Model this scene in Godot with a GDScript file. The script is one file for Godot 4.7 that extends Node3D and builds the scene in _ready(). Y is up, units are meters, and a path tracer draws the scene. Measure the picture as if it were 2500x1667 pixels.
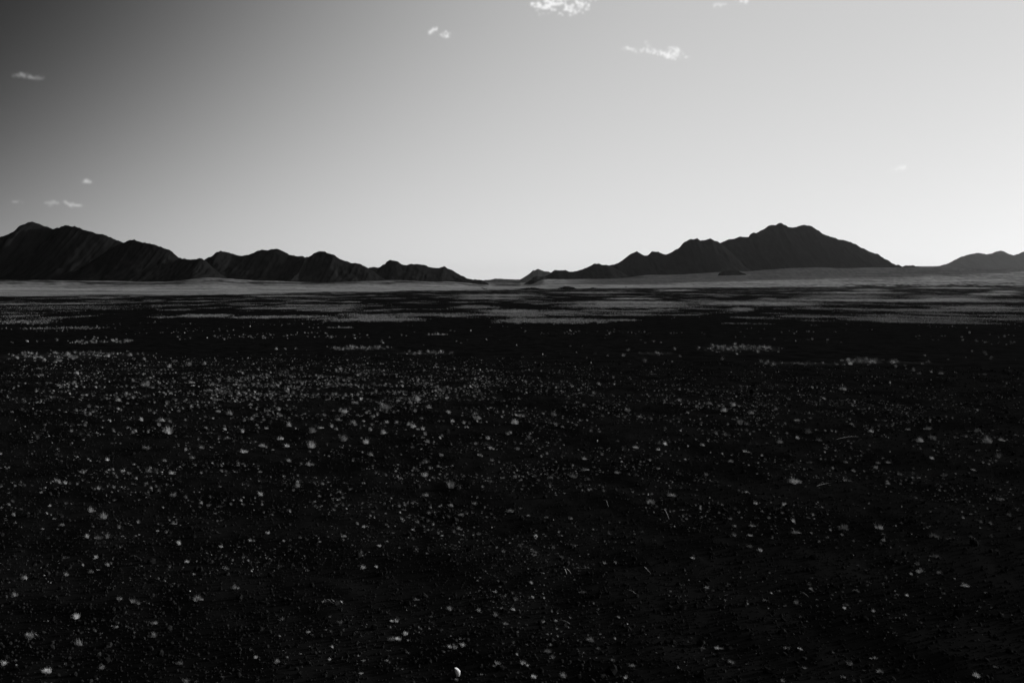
extends Node3D
# A black-and-white desert plain, looking across a dark gravel slope to hills; low sun off to the right.
# Distances in metres, -z is ahead. The photographer stands on a low rise; the plain lies about 15 m below.

const GRAVEL := 0.012
const STRAW := 0.54
const SUN_AZIMUTH := 66.0
const SUN_HEIGHT := 7.5

var names := {}
var hilly := FastNoiseLite.new()
var fine := FastNoiseLite.new()
var cover := FastNoiseLite.new()
var columns_at := PackedFloat32Array()      # azimuth of each column of the ground sheet, degrees
var rows_at := PackedFloat32Array()         # distance of each row
var grass_cover := PackedFloat32Array()     # how much dry grass grows there, 0 to 1
var front_first := 0
var front_step := 0.0
var front_count := 0
var row_ratio := 1.0

# how the foot of the hills rises: azimuth, rise, from, to
const APRON := [
	[-60, 20, 2000, 3150], [-27.18, 21, 2000, 3150], [-19.25, 17, 2000, 3000], [-16.97, 27, 2000, 3250],
	[-14.07, 22, 2100, 3300], [-10.47, 18, 2100, 3300], [-6.794, 20, 2300, 3500], [-3.995, 18, 2400, 3600],
	[-1.529, 7, 3000, 4200], [-0.894, 0, 3500, 4600], [0.988, 0, 3600, 5000], [1.882, 30, 3700, 5200],
	[5.864, 36, 3500, 5400], [8.182, 55, 3500, 5700], [12.73, 80, 3500, 6000], [16.04, 101, 3500, 6200],
	[21.32, 101, 3500, 6300], [27.18, 93, 3500, 6300], [60, 80, 3500, 6300]]
# the near edge of the even grass plain: azimuth, distance
const PLAIN_EDGE := [
	[-45, 1071.3], [-27.18, 1209.6], [-19.46, 1250.1], [-13.85, 1398.8], [-10.47, 1558.3], [-2.188, 1936.5],
	[1.882, 2435.7], [8.182, 2812.6], [14.95, 3361.8], [21.32, 3818.6], [27.18, 3940.7], [60, 3940.7]]
# where the slope of the right-hand hills turns bare: azimuth, times the start of the slope
const THIN := [[2.0, 1.12], [5.9, 1.18], [8.2, 1.18], [10.5, 1.28], [16.0, 1.34], [19.3, 1.41], [23.4, 1.51], [27.2, 1.68], [60.0, 1.7]]
# patches of dry grass on the plain: x, z, half width across, half depth along the line from the rise, cover
const PATCHES := [
	[114.9, -947.6, 25.53, 57.35, 1], [88.57, -730, 46.91, 75.31, 1], [70.57, -602, 41.15, 69.91, 0.81], [0, -445.1, 12.82, 36.43, 1],
	[4.591, -371.8, 7.651, 43.63, 0.608], [11.7, -284.1, 15.21, 27.51, 0.81], [32.32, -290.7, 4.815, 11.4, 0.54], [-21.74, -961.4, 33.64, 88.31, 0.675],
	[-20.34, -549.4, 13.58, 36.34, 0.472], [49.52, -445.7, 22.14, 11.1, 0.675], [73.84, -485, 8.076, 15.09, 0.675], [-17.4, -1209.4, 57.24, 131.4, 0.675],
	[122.6, -1530.2, 72.65, 131.7, 0.675], [318.9, -1939.7, 40.45, 153.6, 1], [174.4, -706.5, 44.92, 90.69, 1], [178.1, -666.1, 28.37, 49.72, 0.675],
	[324.6, -844.1, 109.8, 86.4, 1], [114.7, -497.8, 6.307, 42.64, 0.81], [526.5, -1506.8, 72.25, 168.5, 0.81], [779.8, -2168.3, 42.67, 402.5, 0.675],
	[1269.1, -2859.5, 128.7, 407.3, 1], [406.7, -920, 31.05, 116.2, 1], [637.4, -1319.5, 33.17, 165.8, 0.945], [836.6, -1689.2, 27.15, 261.5, 0.945],
	[262.7, -555.3, 25.28, 51.7, 0.81], [213.3, -489.1, 41.72, 32.01, 0.675], [107.7, -353.6, 13.69, 13.57, 0.675], [78.92, -330.5, 6.993, 8.412, 0.54],
	[118, -314.9, 12.46, 12.1, 0.54], [241.2, -938.4, 9.968, 86.72, 0.54], [366.5, -1100.4, 52.5, 194.9, 0.472], [481.8, -1105.5, 44.66, 159.7, 0.405],
	[189.8, -385.9, 9.733, 11.6, 0.472], [59.56, -249.4, 6.33, 4.996, 0.163], [779.8, -3450.6, 145.6, 322.6, 1], [-113.4, -367.2, 9.488, 21.59, 0.8],
	[-80.47, -343, 17.4, 19.83, 0.5], [-121.4, -349.1, 5.323, 13.59, 0.25], [-163.1, -483.4, 8.397, 20.65, 0.3], [-256.2, -1133, 47.8, 78.53, 0.6],
	[-166, -620.8, 10.58, 29.41, 0.25], [-327.9, -801.4, 19.6, 45.45, 0.25], [-294.9, -819.7, 8.962, 70.09, 0.3], [-250.6, -553.8, 37.53, 64.09, 0.15],
	[-142.5, -290.9, 7.998, 27.97, 0.2], [-97.81, -216.8, 9.3, 13.01, 0.098], [-44.57, -103.9, 1.396, 9.937, 0.048], [-42.69, -106.2, 2.12, 10.15, 0.054],
	[-94.25, -467.4, 7.849, 14.64, 0.5], [-121.9, -604.9, 10.16, 21.28, 0.4], [-167.2, -813.3, 17.08, 44.82, 0.5], [-41, -297.3, 14.2, 22.96, 0.6],
	[-34.91, -201.8, 2.528, 4.297, 0.26], [-10.29, -135, 1.393, 3.346, 0.26], [-10.66, -69.83, 2.326, 4.194, 0.105], [-5.366, -59.13, 1.71, 2.093, 0.12],
	[-121.9, -750.2, 7.819, 39.35, 0.5], [-21.76, -587.8, 9.682, 26.46, 0.54], [8.587, -59.47, 1.236, 2.165, 0.075], [-27.39, -59.54, 5.26, 8.217, 0.06],
	[16.98, -73.52, 2.795, 9.857, 0.105], [13.62, -47.15, 2.02, 1.692, 0.105], [17.79, -50.41, 0.99, 4.109, 0.15], [19.1, -49.5, 0.328, 1.95, 0.15],
	[20.16, -49.33, 0.877, 0.959, 0.09]]

func numbered(called: String) -> String:
	var n: int = names.get(called, 0)
	names[called] = n + 1
	return called if n == 0 else "%s_%03d" % [called, n]

func tag(o: Node, label: String, category := "", group := "", kind := "") -> void:
	o.set_meta("label", label)
	if category: o.set_meta("category", category)
	if group: o.set_meta("group", group)
	if kind: o.set_meta("kind", kind)

func put(mesh: Mesh, called: String, m: Material, parent: Node = self) -> MeshInstance3D:
	var o := MeshInstance3D.new()
	o.mesh = mesh
	o.material_override = m
	o.name = numbered(called) if parent == self else called
	parent.add_child(o, true)
	return o

func matte(value: float, rough := 1.0, vertex := false) -> StandardMaterial3D:
	var m := StandardMaterial3D.new()
	m.albedo_color = Color(value, value, value).linear_to_srgb()
	m.roughness = rough
	m.metallic_specular = 0.0
	m.vertex_color_use_as_albedo = vertex
	m.cull_mode = BaseMaterial3D.CULL_DISABLED
	return m

func along(table: Array, x: float, column: int) -> float:
	if x <= table[0][0]: return table[0][column]
	for i in range(1, table.size()):
		if x <= table[i][0]:
			var t: float = smoothstep(0.0, 1.0, (x - table[i - 1][0]) / (table[i][0] - table[i - 1][0]))
			return lerpf(table[i - 1][column], table[i][column], t)
	return table[-1][column]

func land(x: float, z: float) -> float:
	var r := sqrt(x * x + z * z)
	var h := -15.5 * (1.0 - pow(1.0 + r * r / 14641.0, -0.385))
	h += fine.get_noise_2d(x * 1.6, z * 1.6) * 0.03 + hilly.get_noise_2d(x * 0.35, z * 0.35) * 0.16 * smoothstep(6.0, 60.0, r)
	h += hilly.get_noise_2d(x * 0.03 + 50.0, z * 0.03) * 0.9 * smoothstep(250.0, 900.0, r)
	if r > 1500.0 and z < 0.0:
		var a := rad_to_deg(atan2(x, -z))
		var r1 := along(APRON, a, 2)
		var r2 := along(APRON, a, 3)
		var t := clampf((r - r1) / (r2 - r1), 0.0, 1.0)
		h += along(APRON, a, 1) * t * (0.3 + 0.7 * t) + hilly.get_noise_2d(x * 0.12, z * 0.05) * 7.0 * t * t
	return h

# ---------------------------------------------------------------- sky
func sky_light(d: Vector3) -> float:
	var s := sun_at()
	var th := rad_to_deg(acos(clampf(d.dot(s), -1.0, 1.0)))
	var el := maxf(rad_to_deg(asin(clampf(d.y, -1.0, 1.0))), 0.0)
	var hz := exp(-el / 18.0)
	return 0.012 + 0.365 * exp(-pow(th / (62.4 * (1.0 + 0.544 * hz)), 8.0)) * (1.0 + 1.165 * hz) + exp(-th / 18.7) * (0.5 + 1.05 * exp(-el / 9.0))

func sun_at() -> Vector3:
	var a := deg_to_rad(SUN_AZIMUTH)
	var e := deg_to_rad(SUN_HEIGHT)
	return Vector3(sin(a) * cos(e), sin(e), -cos(a) * cos(e))

# clouds: azimuth, height above the horizon, half width, half height (degrees), tilt, strength
const CLOUDS := [
	[2.798, 15.64, 1.627, 0.778, 0, 1.25], [3.585, 15.04, 0.472, 0.365, 0, 0.7], [-4.455, 13.85, 0.295, 0.141, 0.5, 0.8], [-3.775, 13.68, 0.354, 0.2, -0.1, 0.9],
	[7.159, 12.79, 0.943, 0.177, -0.02, 0.6], [8.811, 12.57, 1.12, 0.283, -0.12, 1], [6.414, 12.9, 0.413, 0.13, -0.1, 0.4], [7.658, 13.08, 0.236, 0.13, -0.6, 0.3],
	[11.53, 14.96, 0.472, 0.13, 0, 0.5], [12.86, 15.16, 0.472, 0.165, 0, 0.8], [-25.77, 10.4, 0.566, 0.141, -0.08, 0.24], [-25.21, 10.35, 0.354, 0.13, -0.05, 0.12],
	[-23.01, 5.241, 0.33, 0.153, 0, 0.42], [-24.6, 4.075, 0.472, 0.13, 0, 0.2], [-23.81, 4.037, 0.495, 0.141, -0.08, 0.42], [21.19, 6.005, 0.377, 0.141, 0, 0.9],
	[-26.32, 4.132, 0.236, 0.13, 0, 0.2]]

func make_sky() -> ImageTexture:
	var w := 512
	var im := Image.create(w, w / 2, false, Image.FORMAT_RGBF)
	for j in w / 2:
		var e := PI / 2 - (j + 0.5) / (w / 2) * PI
		for i in w:
			var a := ((i + 0.5) / w - 0.5) * TAU
			var v := sky_light(Vector3(sin(a) * cos(e), sin(maxf(e, 0.0)), -cos(a) * cos(e)).normalized())
			im.set_pixel(i, j, Color(v, v, v))
	im.resize(4096, 2048, Image.INTERPOLATE_CUBIC)
	var wisp := FastNoiseLite.new()
	wisp.seed = 11
	wisp.frequency = 1.0
	wisp.fractal_octaves = 5
	wisp.fractal_gain = 0.55
	for c in CLOUDS:
		var x0 := int((c[0] - c[2] * 1.6 + 180.0) / 360.0 * 4096)
		var x1 := int((c[0] + c[2] * 1.6 + 180.0) / 360.0 * 4096) + 1
		var y0 := int((90.0 - c[1] - c[3] * 2.2 - c[2] * absf(c[4])) / 180.0 * 2048)
		var y1 := int((90.0 - c[1] + c[3] * 2.2 + c[2] * absf(c[4])) / 180.0 * 2048) + 1
		for y in range(y0, y1):
			for x in range(x0, x1):
				var a := (x + 0.5) / 4096.0 * 360.0 - 180.0 - float(c[0])
				var e := 90.0 - (y + 0.5) / 2048.0 * 180.0 - float(c[1])
				e -= a * float(c[4])
				var bend := wisp.get_noise_2d(a * 0.9 + c[0], e * 0.9 + 7.0)
				var n := wisp.get_noise_2d(a * 2.2 + c[0] * 3.0 + bend * 2.0 + e * 1.2, e * 3.4 + c[1])
				var q := pow(a / c[2], 2) + pow((e + bend * c[3] * 0.9) / c[3], 2)
				var s: float = smoothstep(0.0, 1.0, 1.05 - q * 0.8 + n * 1.7 - 0.3) * c[5]
				if s > 0.0:
					var k := im.get_pixel(x, y).r
					k = lerpf(k, maxf(k, 0.92), minf(s, 1.0))
					im.set_pixel(x, y, Color(k, k, k))
	return ImageTexture.create_from_image(im)

# ---------------------------------------------------------------- ground
func make_grid() -> void:
	var a := -180.0
	while a < -42.1:
		columns_at.append(a)
		a += 4.0
	front_first = columns_at.size()
	front_step = 0.115
	front_count = int(84.0 / front_step)
	for i in front_count: columns_at.append(-42.0 + i * front_step)
	a = 46.0
	while a < 180.1:
		columns_at.append(a)
		a += 4.0
	row_ratio = 1.021
	var r := 0.25
	while r < 42000.0:
		rows_at.append(r)
		r *= row_ratio if r > 3.0 else 1.12
	var nc := columns_at.size()
	var nr := rows_at.size()
	grass_cover.resize(nc * nr)
	for j in nr:
		r = rows_at[j]
		for i in nc:
			a = columns_at[i]
			if r < 40.0: continue
			var x := r * sin(deg_to_rad(a))
			var z := -r * cos(deg_to_rad(a))
			var edge := along(PLAIN_EDGE, a, 1)
			var n1 := cover.get_noise_2d(x * 0.010, z * 0.0045)
			var n2 := cover.get_noise_2d(x * 0.045 + 300.0, z * 0.022)
			# thin cover that comes in patches nearer than the edge; the gravel rise before it is bare
			var g := smoothstep(0.05, 0.75, n1 * 0.9 + n2 * 0.55) * 0.5 * smoothstep(320.0, 400.0, r * (1.0 + 0.35 * n1 + 0.15 * n2))
			g += smoothstep(0.0, 0.8, n2 + n1 * 0.5) * 0.010
			# the even plain beyond
			var over := smoothstep(edge * 0.95, edge * 1.09, r * (1.0 + 0.16 * n1 + 0.08 * n2))
			var n3 := cover.get_noise_2d(x * 0.0016 + 40.0, z * 0.006)
			var even := 0.72 + n1 * 0.3 + n2 * 0.2 + n3 * 0.5
			g = lerpf(g, even, over)
			# stony ground where the left-hand hills begin
			if a < 0.5:
				var stony := smoothstep(0.80, 0.97, r / along(APRON, a, 3) + n1 * 0.10 + n2 * 0.05)
				g = lerpf(g, 0.10, stony * smoothstep(-0.25, 0.25, n3 + n1 * 0.5 + 0.05))
			# the thinly grown slope at the foot of the right-hand hills
			if a > 1.5:
				var far := smoothstep(0.96, 1.04, r / (along(APRON, a, 2) * along(THIN, a, 1)))
				g = lerpf(g, 0.34 + n1 * 0.10 + n3 * 0.1, far * smoothstep(1.5, 5.0, a))
			grass_cover[j * nc + i] = clampf(g, 0.0, 1.0)
	for p in PATCHES:
		var pr := sqrt(p[0] * p[0] + p[1] * p[1])
		var pa := rad_to_deg(atan2(p[0], -p[1]))
		var half_a: float = rad_to_deg(p[2] / pr) * 1.5
		var u: Vector2 = Vector2(p[0], p[1]) / pr
		for j in nr:
			if absf(rows_at[j] - pr) > p[3] * 2.0 + pr * 0.02: continue
			for k in front_count:
				var i := front_first + k
				if absf(columns_at[i] - pa) > half_a: continue
				var x := rows_at[j] * sin(deg_to_rad(columns_at[i]))
				var z := -rows_at[j] * cos(deg_to_rad(columns_at[i]))
				var d := Vector2(x - p[0], z - p[1])
				var wob := cover.get_noise_2d(x * 60.0 / pr, z * 22.0 / pr)
				var along_r: float = d.dot(u) / p[3] + wob * 0.8
				var across: float = d.dot(Vector2(-u.y, u.x)) / p[2]
				var q: float = 1.0 - smoothstep(0.1, 1.35, sqrt(along_r * along_r + pow(absf(across), 3.0)) + cover.get_noise_2d(x * 200.0 / pr, z * 90.0 / pr) * 0.35)
				var at := j * nc + i
				var grain := 0.95 + 0.6 * cover.get_noise_2d(x * 420.0 / pr, z * 260.0 / pr + 9.0)
				grass_cover[at] = maxf(grass_cover[at], clampf(q * p[4] * grain, 0.0, 1.0))

func cover_at(a: float, r: float) -> float:
	var i := front_first + clampi(int(round((a + 42.0) / front_step)), 0, front_count - 1)
	var j := rows_at.bsearch(r)
	return grass_cover[clampi(j, 0, rows_at.size() - 1) * columns_at.size() + i]

func make_ground(m: Material) -> void:
	var nc := columns_at.size()
	var nr := rows_at.size()
	var v := PackedVector3Array()
	var col := PackedColorArray()
	v.resize(nc * nr)
	col.resize(nc * nr)
	for j in nr:
		for i in nc:
			var r := rows_at[j]
			var x := r * sin(deg_to_rad(columns_at[i]))
			var z := -r * cos(deg_to_rad(columns_at[i]))
			v[j * nc + i] = Vector3(x, land(x, z), z)
			var k := lerpf(GRAVEL, STRAW, pow(grass_cover[j * nc + i], 1.25)) * (1.0 + 0.35 * fine.get_noise_2d(x * 0.7, z * 0.7))
			col[j * nc + i] = Color(k, k, k)
	var ix := PackedInt32Array()
	for j in nr - 1:
		for i in nc:
			var b := (i + 1) % nc
			var p := j * nc + i
			var q := j * nc + b
			ix.append(p); ix.append(p + nc); ix.append(q); ix.append(q); ix.append(p + nc); ix.append(q + nc)
	for i in range(1, nc - 1):
		ix.append(0); ix.append(i); ix.append(i + 1)
	var nor := PackedVector3Array()
	nor.resize(nc * nr)
	for j in nr:
		for i in nc:
			var e := v[j * nc + (i + 1) % nc] - v[j * nc + (i - 1 + nc) % nc]
			var f := v[mini(j + 1, nr - 1) * nc + i] - v[maxi(j - 1, 0) * nc + i]
			var n := e.cross(f).normalized()
			nor[j * nc + i] = n if n.y > 0.0 else -n
	var arr := []
	arr.resize(Mesh.ARRAY_MAX)
	arr[Mesh.ARRAY_VERTEX] = v
	arr[Mesh.ARRAY_NORMAL] = nor
	arr[Mesh.ARRAY_COLOR] = col
	arr[Mesh.ARRAY_INDEX] = ix
	var mesh := ArrayMesh.new()
	mesh.add_surface_from_arrays(Mesh.PRIMITIVE_TRIANGLES, arr)
	var o := put(mesh, "ground", m)
	tag(o, "dark gravel slope and dry plain running out to the foot of the hills", "", "", "structure")

# ---------------------------------------------------------------- hills
# half depth of the hill, roughness in metres, share of pale sand in the lower gullies, ridge points x, y, z
const HILLS := [
	["broad black hill with twin rounded summits at the left edge", 560, 9, 0.3, [[-2656, -0.175, -3871.5], [-2504.2, 63.12, -3861.9], [-2369.3, 126, -3852.6], [-2252.9, 157.1, -3844.5], [-2155.7, 141.2, -3838.7], [-2059.4, 150.5, -3835.8], [-2004.5, 159.9, -3836.5], [-1967, 174.3, -3840.9], [-1942.6, 187.3, -3849], [-1919.6, 202.7, -3860.2], [-1910.3, 218.1, -3873.9], [-1896.3, 226.6, -3889.1], [-1890.8, 234.6, -3904.6], [-1882.2, 238.6, -3919.5], [-1874.1, 236.2, -3932.5], [-1856.3, 226.8, -3943], [-1836.9, 219.5, -3950.2], [-1818, 211.6, -3954], [-1804.2, 216.2, -3954.3], [-1791.4, 216.7, -3951.6], [-1774.5, 221.3, -3946.6], [-1758.5, 226.3, -3940], [-1742.4, 222.2, -3932.8], [-1716.4, 221, -3925.9], [-1694, 213.5, -3920.1], [-1672.4, 204.8, -3915.9], [-1651.5, 199.8, -3913.7], [-1631.6, 192.4, -3913.5], [-1600.8, 189.9, -3915], [-1576.4, 177.2, -3917.7], [-1549.2, 165.9, -3920.8], [-1529, 157.4, -3923.5], [-1481, 104.2, -3925], [-1417.7, 48.03, -3924.5], [-1369.3, -0.216, -3921.5]]],
	["black hill with one small summit sloping right, beside the twin-summit hill", 430, 8, 0.9, [[-1590.8, -7.105, -3519.8], [-1536.8, 43.52, -3531.7], [-1466.7, 94.32, -3540.6], [-1424.5, 123.4, -3545.8], [-1382.3, 142.6, -3547.1], [-1369.6, 146.1, -3544.8], [-1354.5, 152.6, -3539.6], [-1333.7, 151.6, -3532.4], [-1310.3, 142.2, -3524.6], [-1287, 139.4, -3517.2], [-1256.7, 134.6, -3511.3], [-1232.4, 124.9, -3507.4], [-1214, 119.3, -3505.8], [-1193.3, 108.8, -3506.2], [-1212.2, 117.5, -3507.9], [-1195.2, 109.2, -3510.2], [-1188.2, 100.2, -3511.9], [-1173.1, 90, -3512.1], [-1160.9, 84.82, -3510], [-1152.9, 85.99, -3505.2], [-1137.7, 82.49, -3497.8], [-1121.8, 80.49, -3488.2], [-1103, 80.25, -3477.3], [-1090.6, 82.54, -3466.3], [-1082.4, 85.6, -3456.6], [-1071.3, 82.15, -3449.3], [-1063.2, 77.78, -3445.4], [-1032.4, 49.59, -3445.6], [-991.8, 14.32, -3450], [-959, -6.928, -3458.1]]],
	["dark craggy hill with two low summits left of the valley", 520, 9, 0.6, [[-1364.7, -0.323, -4051.1], [-1321.3, 57.75, -4049.2], [-1283.1, 92.86, -4045], [-1270.6, 95.67, -4038.6], [-1262.1, 99.31, -4030.4], [-1248.9, 95.27, -4021], [-1237.8, 90.07, -4011.5], [-1221.2, 99.82, -4002.8], [-1207.4, 101.4, -3996.1], [-1186.9, 117.9, -3992.1], [-1167.6, 126.9, -3991.6], [-1158.4, 123.8, -3994.9], [-1153.1, 124.6, -4001.9], [-1140, 119.4, -4012.2], [-1114.2, 113.9, -4025], [-1103.5, 109, -4039.3], [-1080.7, 110.2, -4053.9], [-1054.4, 121, -4067.5], [-1036.4, 130.2, -4079.3], [-1017.7, 135.3, -4088.3], [-999.6, 132.2, -4093.9], [-986.6, 136.7, -4096.2], [-971.4, 138.8, -4095.2], [-951.1, 135.1, -4091.6], [-933.5, 125.7, -4086.3], [-911.3, 114.5, -4080], [-892.1, 110.5, -4073.9], [-873.2, 105.6, -4068.7], [-861.9, 107.3, -4065.1], [-851.2, 105.7, -4063.5], [-842.4, 101.6, -4063.8], [-801.1, 49.65, -4065.8], [-752.2, -0.337, -4068.7]]],
	["dark pointed hill falling in steps to the right", 430, 8, 0.7, [[-910.5, -7.784, -3756.2], [-847, 46.04, -3751.4], [-808.2, 76.76, -3751.7], [-779, 94.17, -3757.9], [-774.4, 97.47, -3769.3], [-772.9, 96.75, -3784.6], [-765.7, 103.3, -3801.7], [-757.7, 111.5, -3818.2], [-751.9, 114.7, -3831.6], [-748, 119.7, -3840.3], [-731.7, 122.3, -3843.7], [-718.7, 117.8, -3841.8], [-710.7, 114.3, -3836], [-706.4, 113.5, -3828], [-688.2, 109.6, -3819.9], [-673.1, 101.1, -3813.5], [-651.7, 87.08, -3810], [-633.6, 82.35, -3809.6], [-608.9, 72.64, -3811.6], [-598.2, 74.65, -3814.8], [-583.2, 72.75, -3817.3], [-565.1, 63.54, -3817.3], [-550.6, 55.96, -3813.6], [-507.9, 27.96, -3805.7], [-467.6, -3.224, -3794.1]]],
	["low dark hill with a domed knob, ending at the valley gap", 480, 7, 0.5, [[-724.5, -10.77, -4198.3], [-672.7, 16.77, -4199.6], [-638.2, 47.77, -4201.6], [-606.9, 61.37, -4203.4], [-582.4, 65.68, -4204.2], [-563.8, 63.52, -4203.4], [-551, 68.09, -4200.6], [-542.7, 74.14, -4195.6], [-534.1, 75.55, -4188.5], [-526.7, 86.09, -4179.8], [-514.8, 92.9, -4170.1], [-502.9, 94.52, -4160.5], [-489.7, 90.99, -4151.8], [-473.8, 86, -4145], [-457.6, 74.12, -4141], [-436.9, 72.6, -4140.2], [-429.6, 76.88, -4143.1], [-419.6, 77.6, -4149.5], [-377.9, 75.65, -4159], [-369.8, 74.33, -4171.1], [-343.5, 64.17, -4184.6], [-320.1, 60.38, -4198.7], [-305.6, 63.03, -4212.1], [-297.2, 67.52, -4224], [-285.4, 68.59, -4233.4], [-271.9, 58.47, -4239.9], [-258.2, 55.41, -4243.3], [-242.7, 45.48, -4243.6], [-214.6, 28.39, -4241.3], [-183.3, 16.59, -4237], [-167.6, 13.78, -4231.6], [-139.5, 12.84, -4226], [-123.8, 9.119, -4220.9], [-99, -3.547, -4217.1]]],
	["pale grey flat-topped hill far away in the valley gap", 1200, 10, 0, [[-1002.3, -38.49, -20092], [-781.7, 5.65, -20105.8], [-529.8, 42.37, -20062.9], [-411.1, 49.61, -20019.1], [-337.6, 68.64, -20013.1], [-264.4, 67.21, -20025.1], [-117.4, 58.37, -20006.2], [29.25, 52.35, -19943.5], [175, 47.84, -19883.7], [350.1, 27.46, -19885.9], [614.9, -38.21, -19956.2]]],
	["distant grey pointed hill right of the valley gap", 1100, 10, 0, [[-45.28, -32.26, -15431.2], [22.69, -11.95, -15464.1], [91, 16.4, -15507.5], [136.8, 44.89, -15547.7], [194.1, 79.15, -15572.6], [239.9, 107.7, -15576.6], [279.5, 136, -15562.8], [330.4, 185.9, -15540.6], [347, 178.8, -15521.7], [403.7, 206, -15513.6], [455, 186.7, -15516.6], [512.1, 164.1, -15523.9], [574.8, 163, -15525.5], [608.5, 147, -15513.4], [704, 110.5, -15486.4], [816, 33.32, -15451.2], [905, -28.85, -15420.1]]],
	["small dark knoll at the left foot of the right range", 260, 6, 0.3, [[62.22, -9.111, -5300.6], [77.72, -1.345, -5297.5], [96.75, 11.42, -5276.1], [111.9, 26.81, -5263.1], [127.9, 33.48, -5283.6], [156, 30.95, -5317.4], [173.9, 28.27, -5327.7], [207.4, 3, -5314.8], [250.9, -16.6, -5309.1]]],
	["long dark spur climbing right behind the small knoll", 520, 10, 0.5, [[97.12, -26.08, -5908.8], [151.1, -1.865, -5931.4], [183.3, 17.63, -5948.8], [194.4, 31.26, -5958.5], [214.1, 45.22, -5959.6], [231.3, 58.24, -5953.1], [254.8, 74.21, -5941.6], [269.4, 71.89, -5928.6], [316.6, 72.19, -5917.3], [333.6, 63.03, -5910.1], [355.1, 64.3, -5907.9], [361.8, 60.87, -5909.8], [381.5, 66.53, -5913.6], [394.7, 72.61, -5916.4], [409.8, 73.9, -5915.3], [454.7, 91.09, -5908.4], [481.7, 109.4, -5895.7], [510.4, 110, -5878.4], [523.8, 103.6, -5859.5], [543.8, 102.9, -5842.8], [568.4, 98.48, -5831.9], [634.2, 65.11, -5829.4], [743.2, -1.786, -5836.1]]],
	["dark hill with knobbly shoulders left of the great massif", 650, 12, 0.5, [[464.2, -15.02, -6277.2], [540.3, 62.07, -6266.9], [609.7, 105.4, -6255.7], [631.5, 112.1, -6244.6], [644.2, 113.3, -6234.7], [675.2, 126.8, -6226.9], [695.1, 142.6, -6222.1], [719.9, 159.8, -6221], [738.4, 176.7, -6223.9], [782.4, 192.8, -6230.9], [827.4, 166.7, -6241.7], [848.5, 166.2, -6255.7], [877.2, 193.2, -6272.1], [895.8, 195.5, -6289.8], [928.4, 191.5, -6307.7], [907.7, 193.8, -6324.6], [928.4, 192.4, -6339.5], [967.5, 178.4, -6351.5], [1001.4, 181, -6360.1], [1025.3, 197.8, -6364.9], [1057.9, 213.6, -6365.9], [1080.6, 238.2, -6363.6], [1102.8, 257.9, -6358.5], [1120.1, 265.5, -6351.4], [1137.1, 275.8, -6343.4], [1158.8, 273.1, -6335.3], [1173.7, 276, -6328], [1191.2, 264.3, -6322.2], [1213.7, 263.2, -6318.5], [1238.6, 274.2, -6316.9], [1252.6, 274.7, -6317.4], [1276.3, 267.4, -6319.6], [1300.2, 259.7, -6323], [1319.6, 249.2, -6326.6], [1401.8, 179.2, -6329.7], [1507.5, 75.64, -6331.4], [1586.5, -2.192, -6331]]],
	["great dark massif with two summits on the right", 900, 14, 0.35, [[1191.2, -2.8, -7072.2], [1307.6, 142.2, -7081.8], [1409.6, 229.3, -7088.9], [1479.5, 279.1, -7093.4], [1510.9, 292.6, -7095.3], [1536.5, 304, -7094.5], [1572.2, 306.4, -7091.5], [1602, 318.1, -7086.3], [1615.9, 321.4, -7079.5], [1634.8, 318.4, -7071.4], [1653.3, 322.1, -7062.4], [1671.8, 320.2, -7053.1], [1679.7, 336.7, -7043.9], [1703.2, 347.6, -7035.3], [1721.9, 347.2, -7027.6], [1766.2, 369.9, -7021.1], [1795.3, 391.5, -7016.1], [1819.9, 401, -7012.6], [1845, 400.9, -7010.6], [1865.2, 411.6, -7010], [1880.8, 413.7, -7010.7], [1901.8, 409.2, -7012.4], [1938.7, 388.4, -7014.7], [1975.4, 381.4, -7017.3], [1996.5, 388.7, -7019.8], [2048.2, 402.1, -7021.7], [2089.6, 398, -7022.7], [2125.8, 380.1, -7022.4], [2166.7, 354.5, -7020.5], [2155.3, 359.9, -7017], [2184.5, 338.4, -7011.6], [2219.1, 324.1, -7004.3], [2259.2, 312.1, -6995.4], [2292.6, 297.7, -6985], [2337.5, 291.2, -6973.4], [2382.2, 272.6, -6961], [2414.7, 249.8, -6948.3], [2471.4, 219.2, -6935.7], [2515.8, 200.8, -6923.8], [2536.1, 196.9, -6913.1], [2557.3, 174.4, -6904], [2603.4, 150.3, -6897], [2638.4, 122, -6892.4], [2649.7, 119, -6890.4], [2671, 123.2, -6891.3], [2693.8, 110, -6895], [2732.2, 117.4, -6901.4], [2784, 116.3, -6910.3], [2825.1, 105.6, -6921.6], [2860.7, 102.8, -6934.6], [2995.4, 77.04, -6949.1]]],
	["hazy pale grey hill at the right edge", 1500, 16, 0, [[6934.8, 210.6, -16988], [7148.3, 236.9, -16968.5], [7240.3, 261.6, -16942.8], [7302, 286.2, -16916], [7395.1, 315.3, -16894.6], [7492.2, 370.9, -16884.3], [7610.6, 429.7, -16889], [7736.9, 462.5, -16909.4], [7884.3, 492.9, -16943], [8007.4, 486.7, -16984.2], [8086.9, 473.1, -17026.1], [8207.5, 485.9, -17061.5], [8292.3, 523.7, -17085.1], [8363.5, 535.9, -17094.3], [8428.7, 523.9, -17090], [8497.3, 481.9, -17075.6], [8577.9, 456.2, -17056.9], [8642.9, 477.9, -17039.6], [8728.1, 514.6, -17028.5], [8944.4, 573.6, -17025.6], [9171.1, 522, -17030.2], [9551.6, 389.1, -17038.8], [10007.4, 226.1, -17046.2]]],
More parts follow.
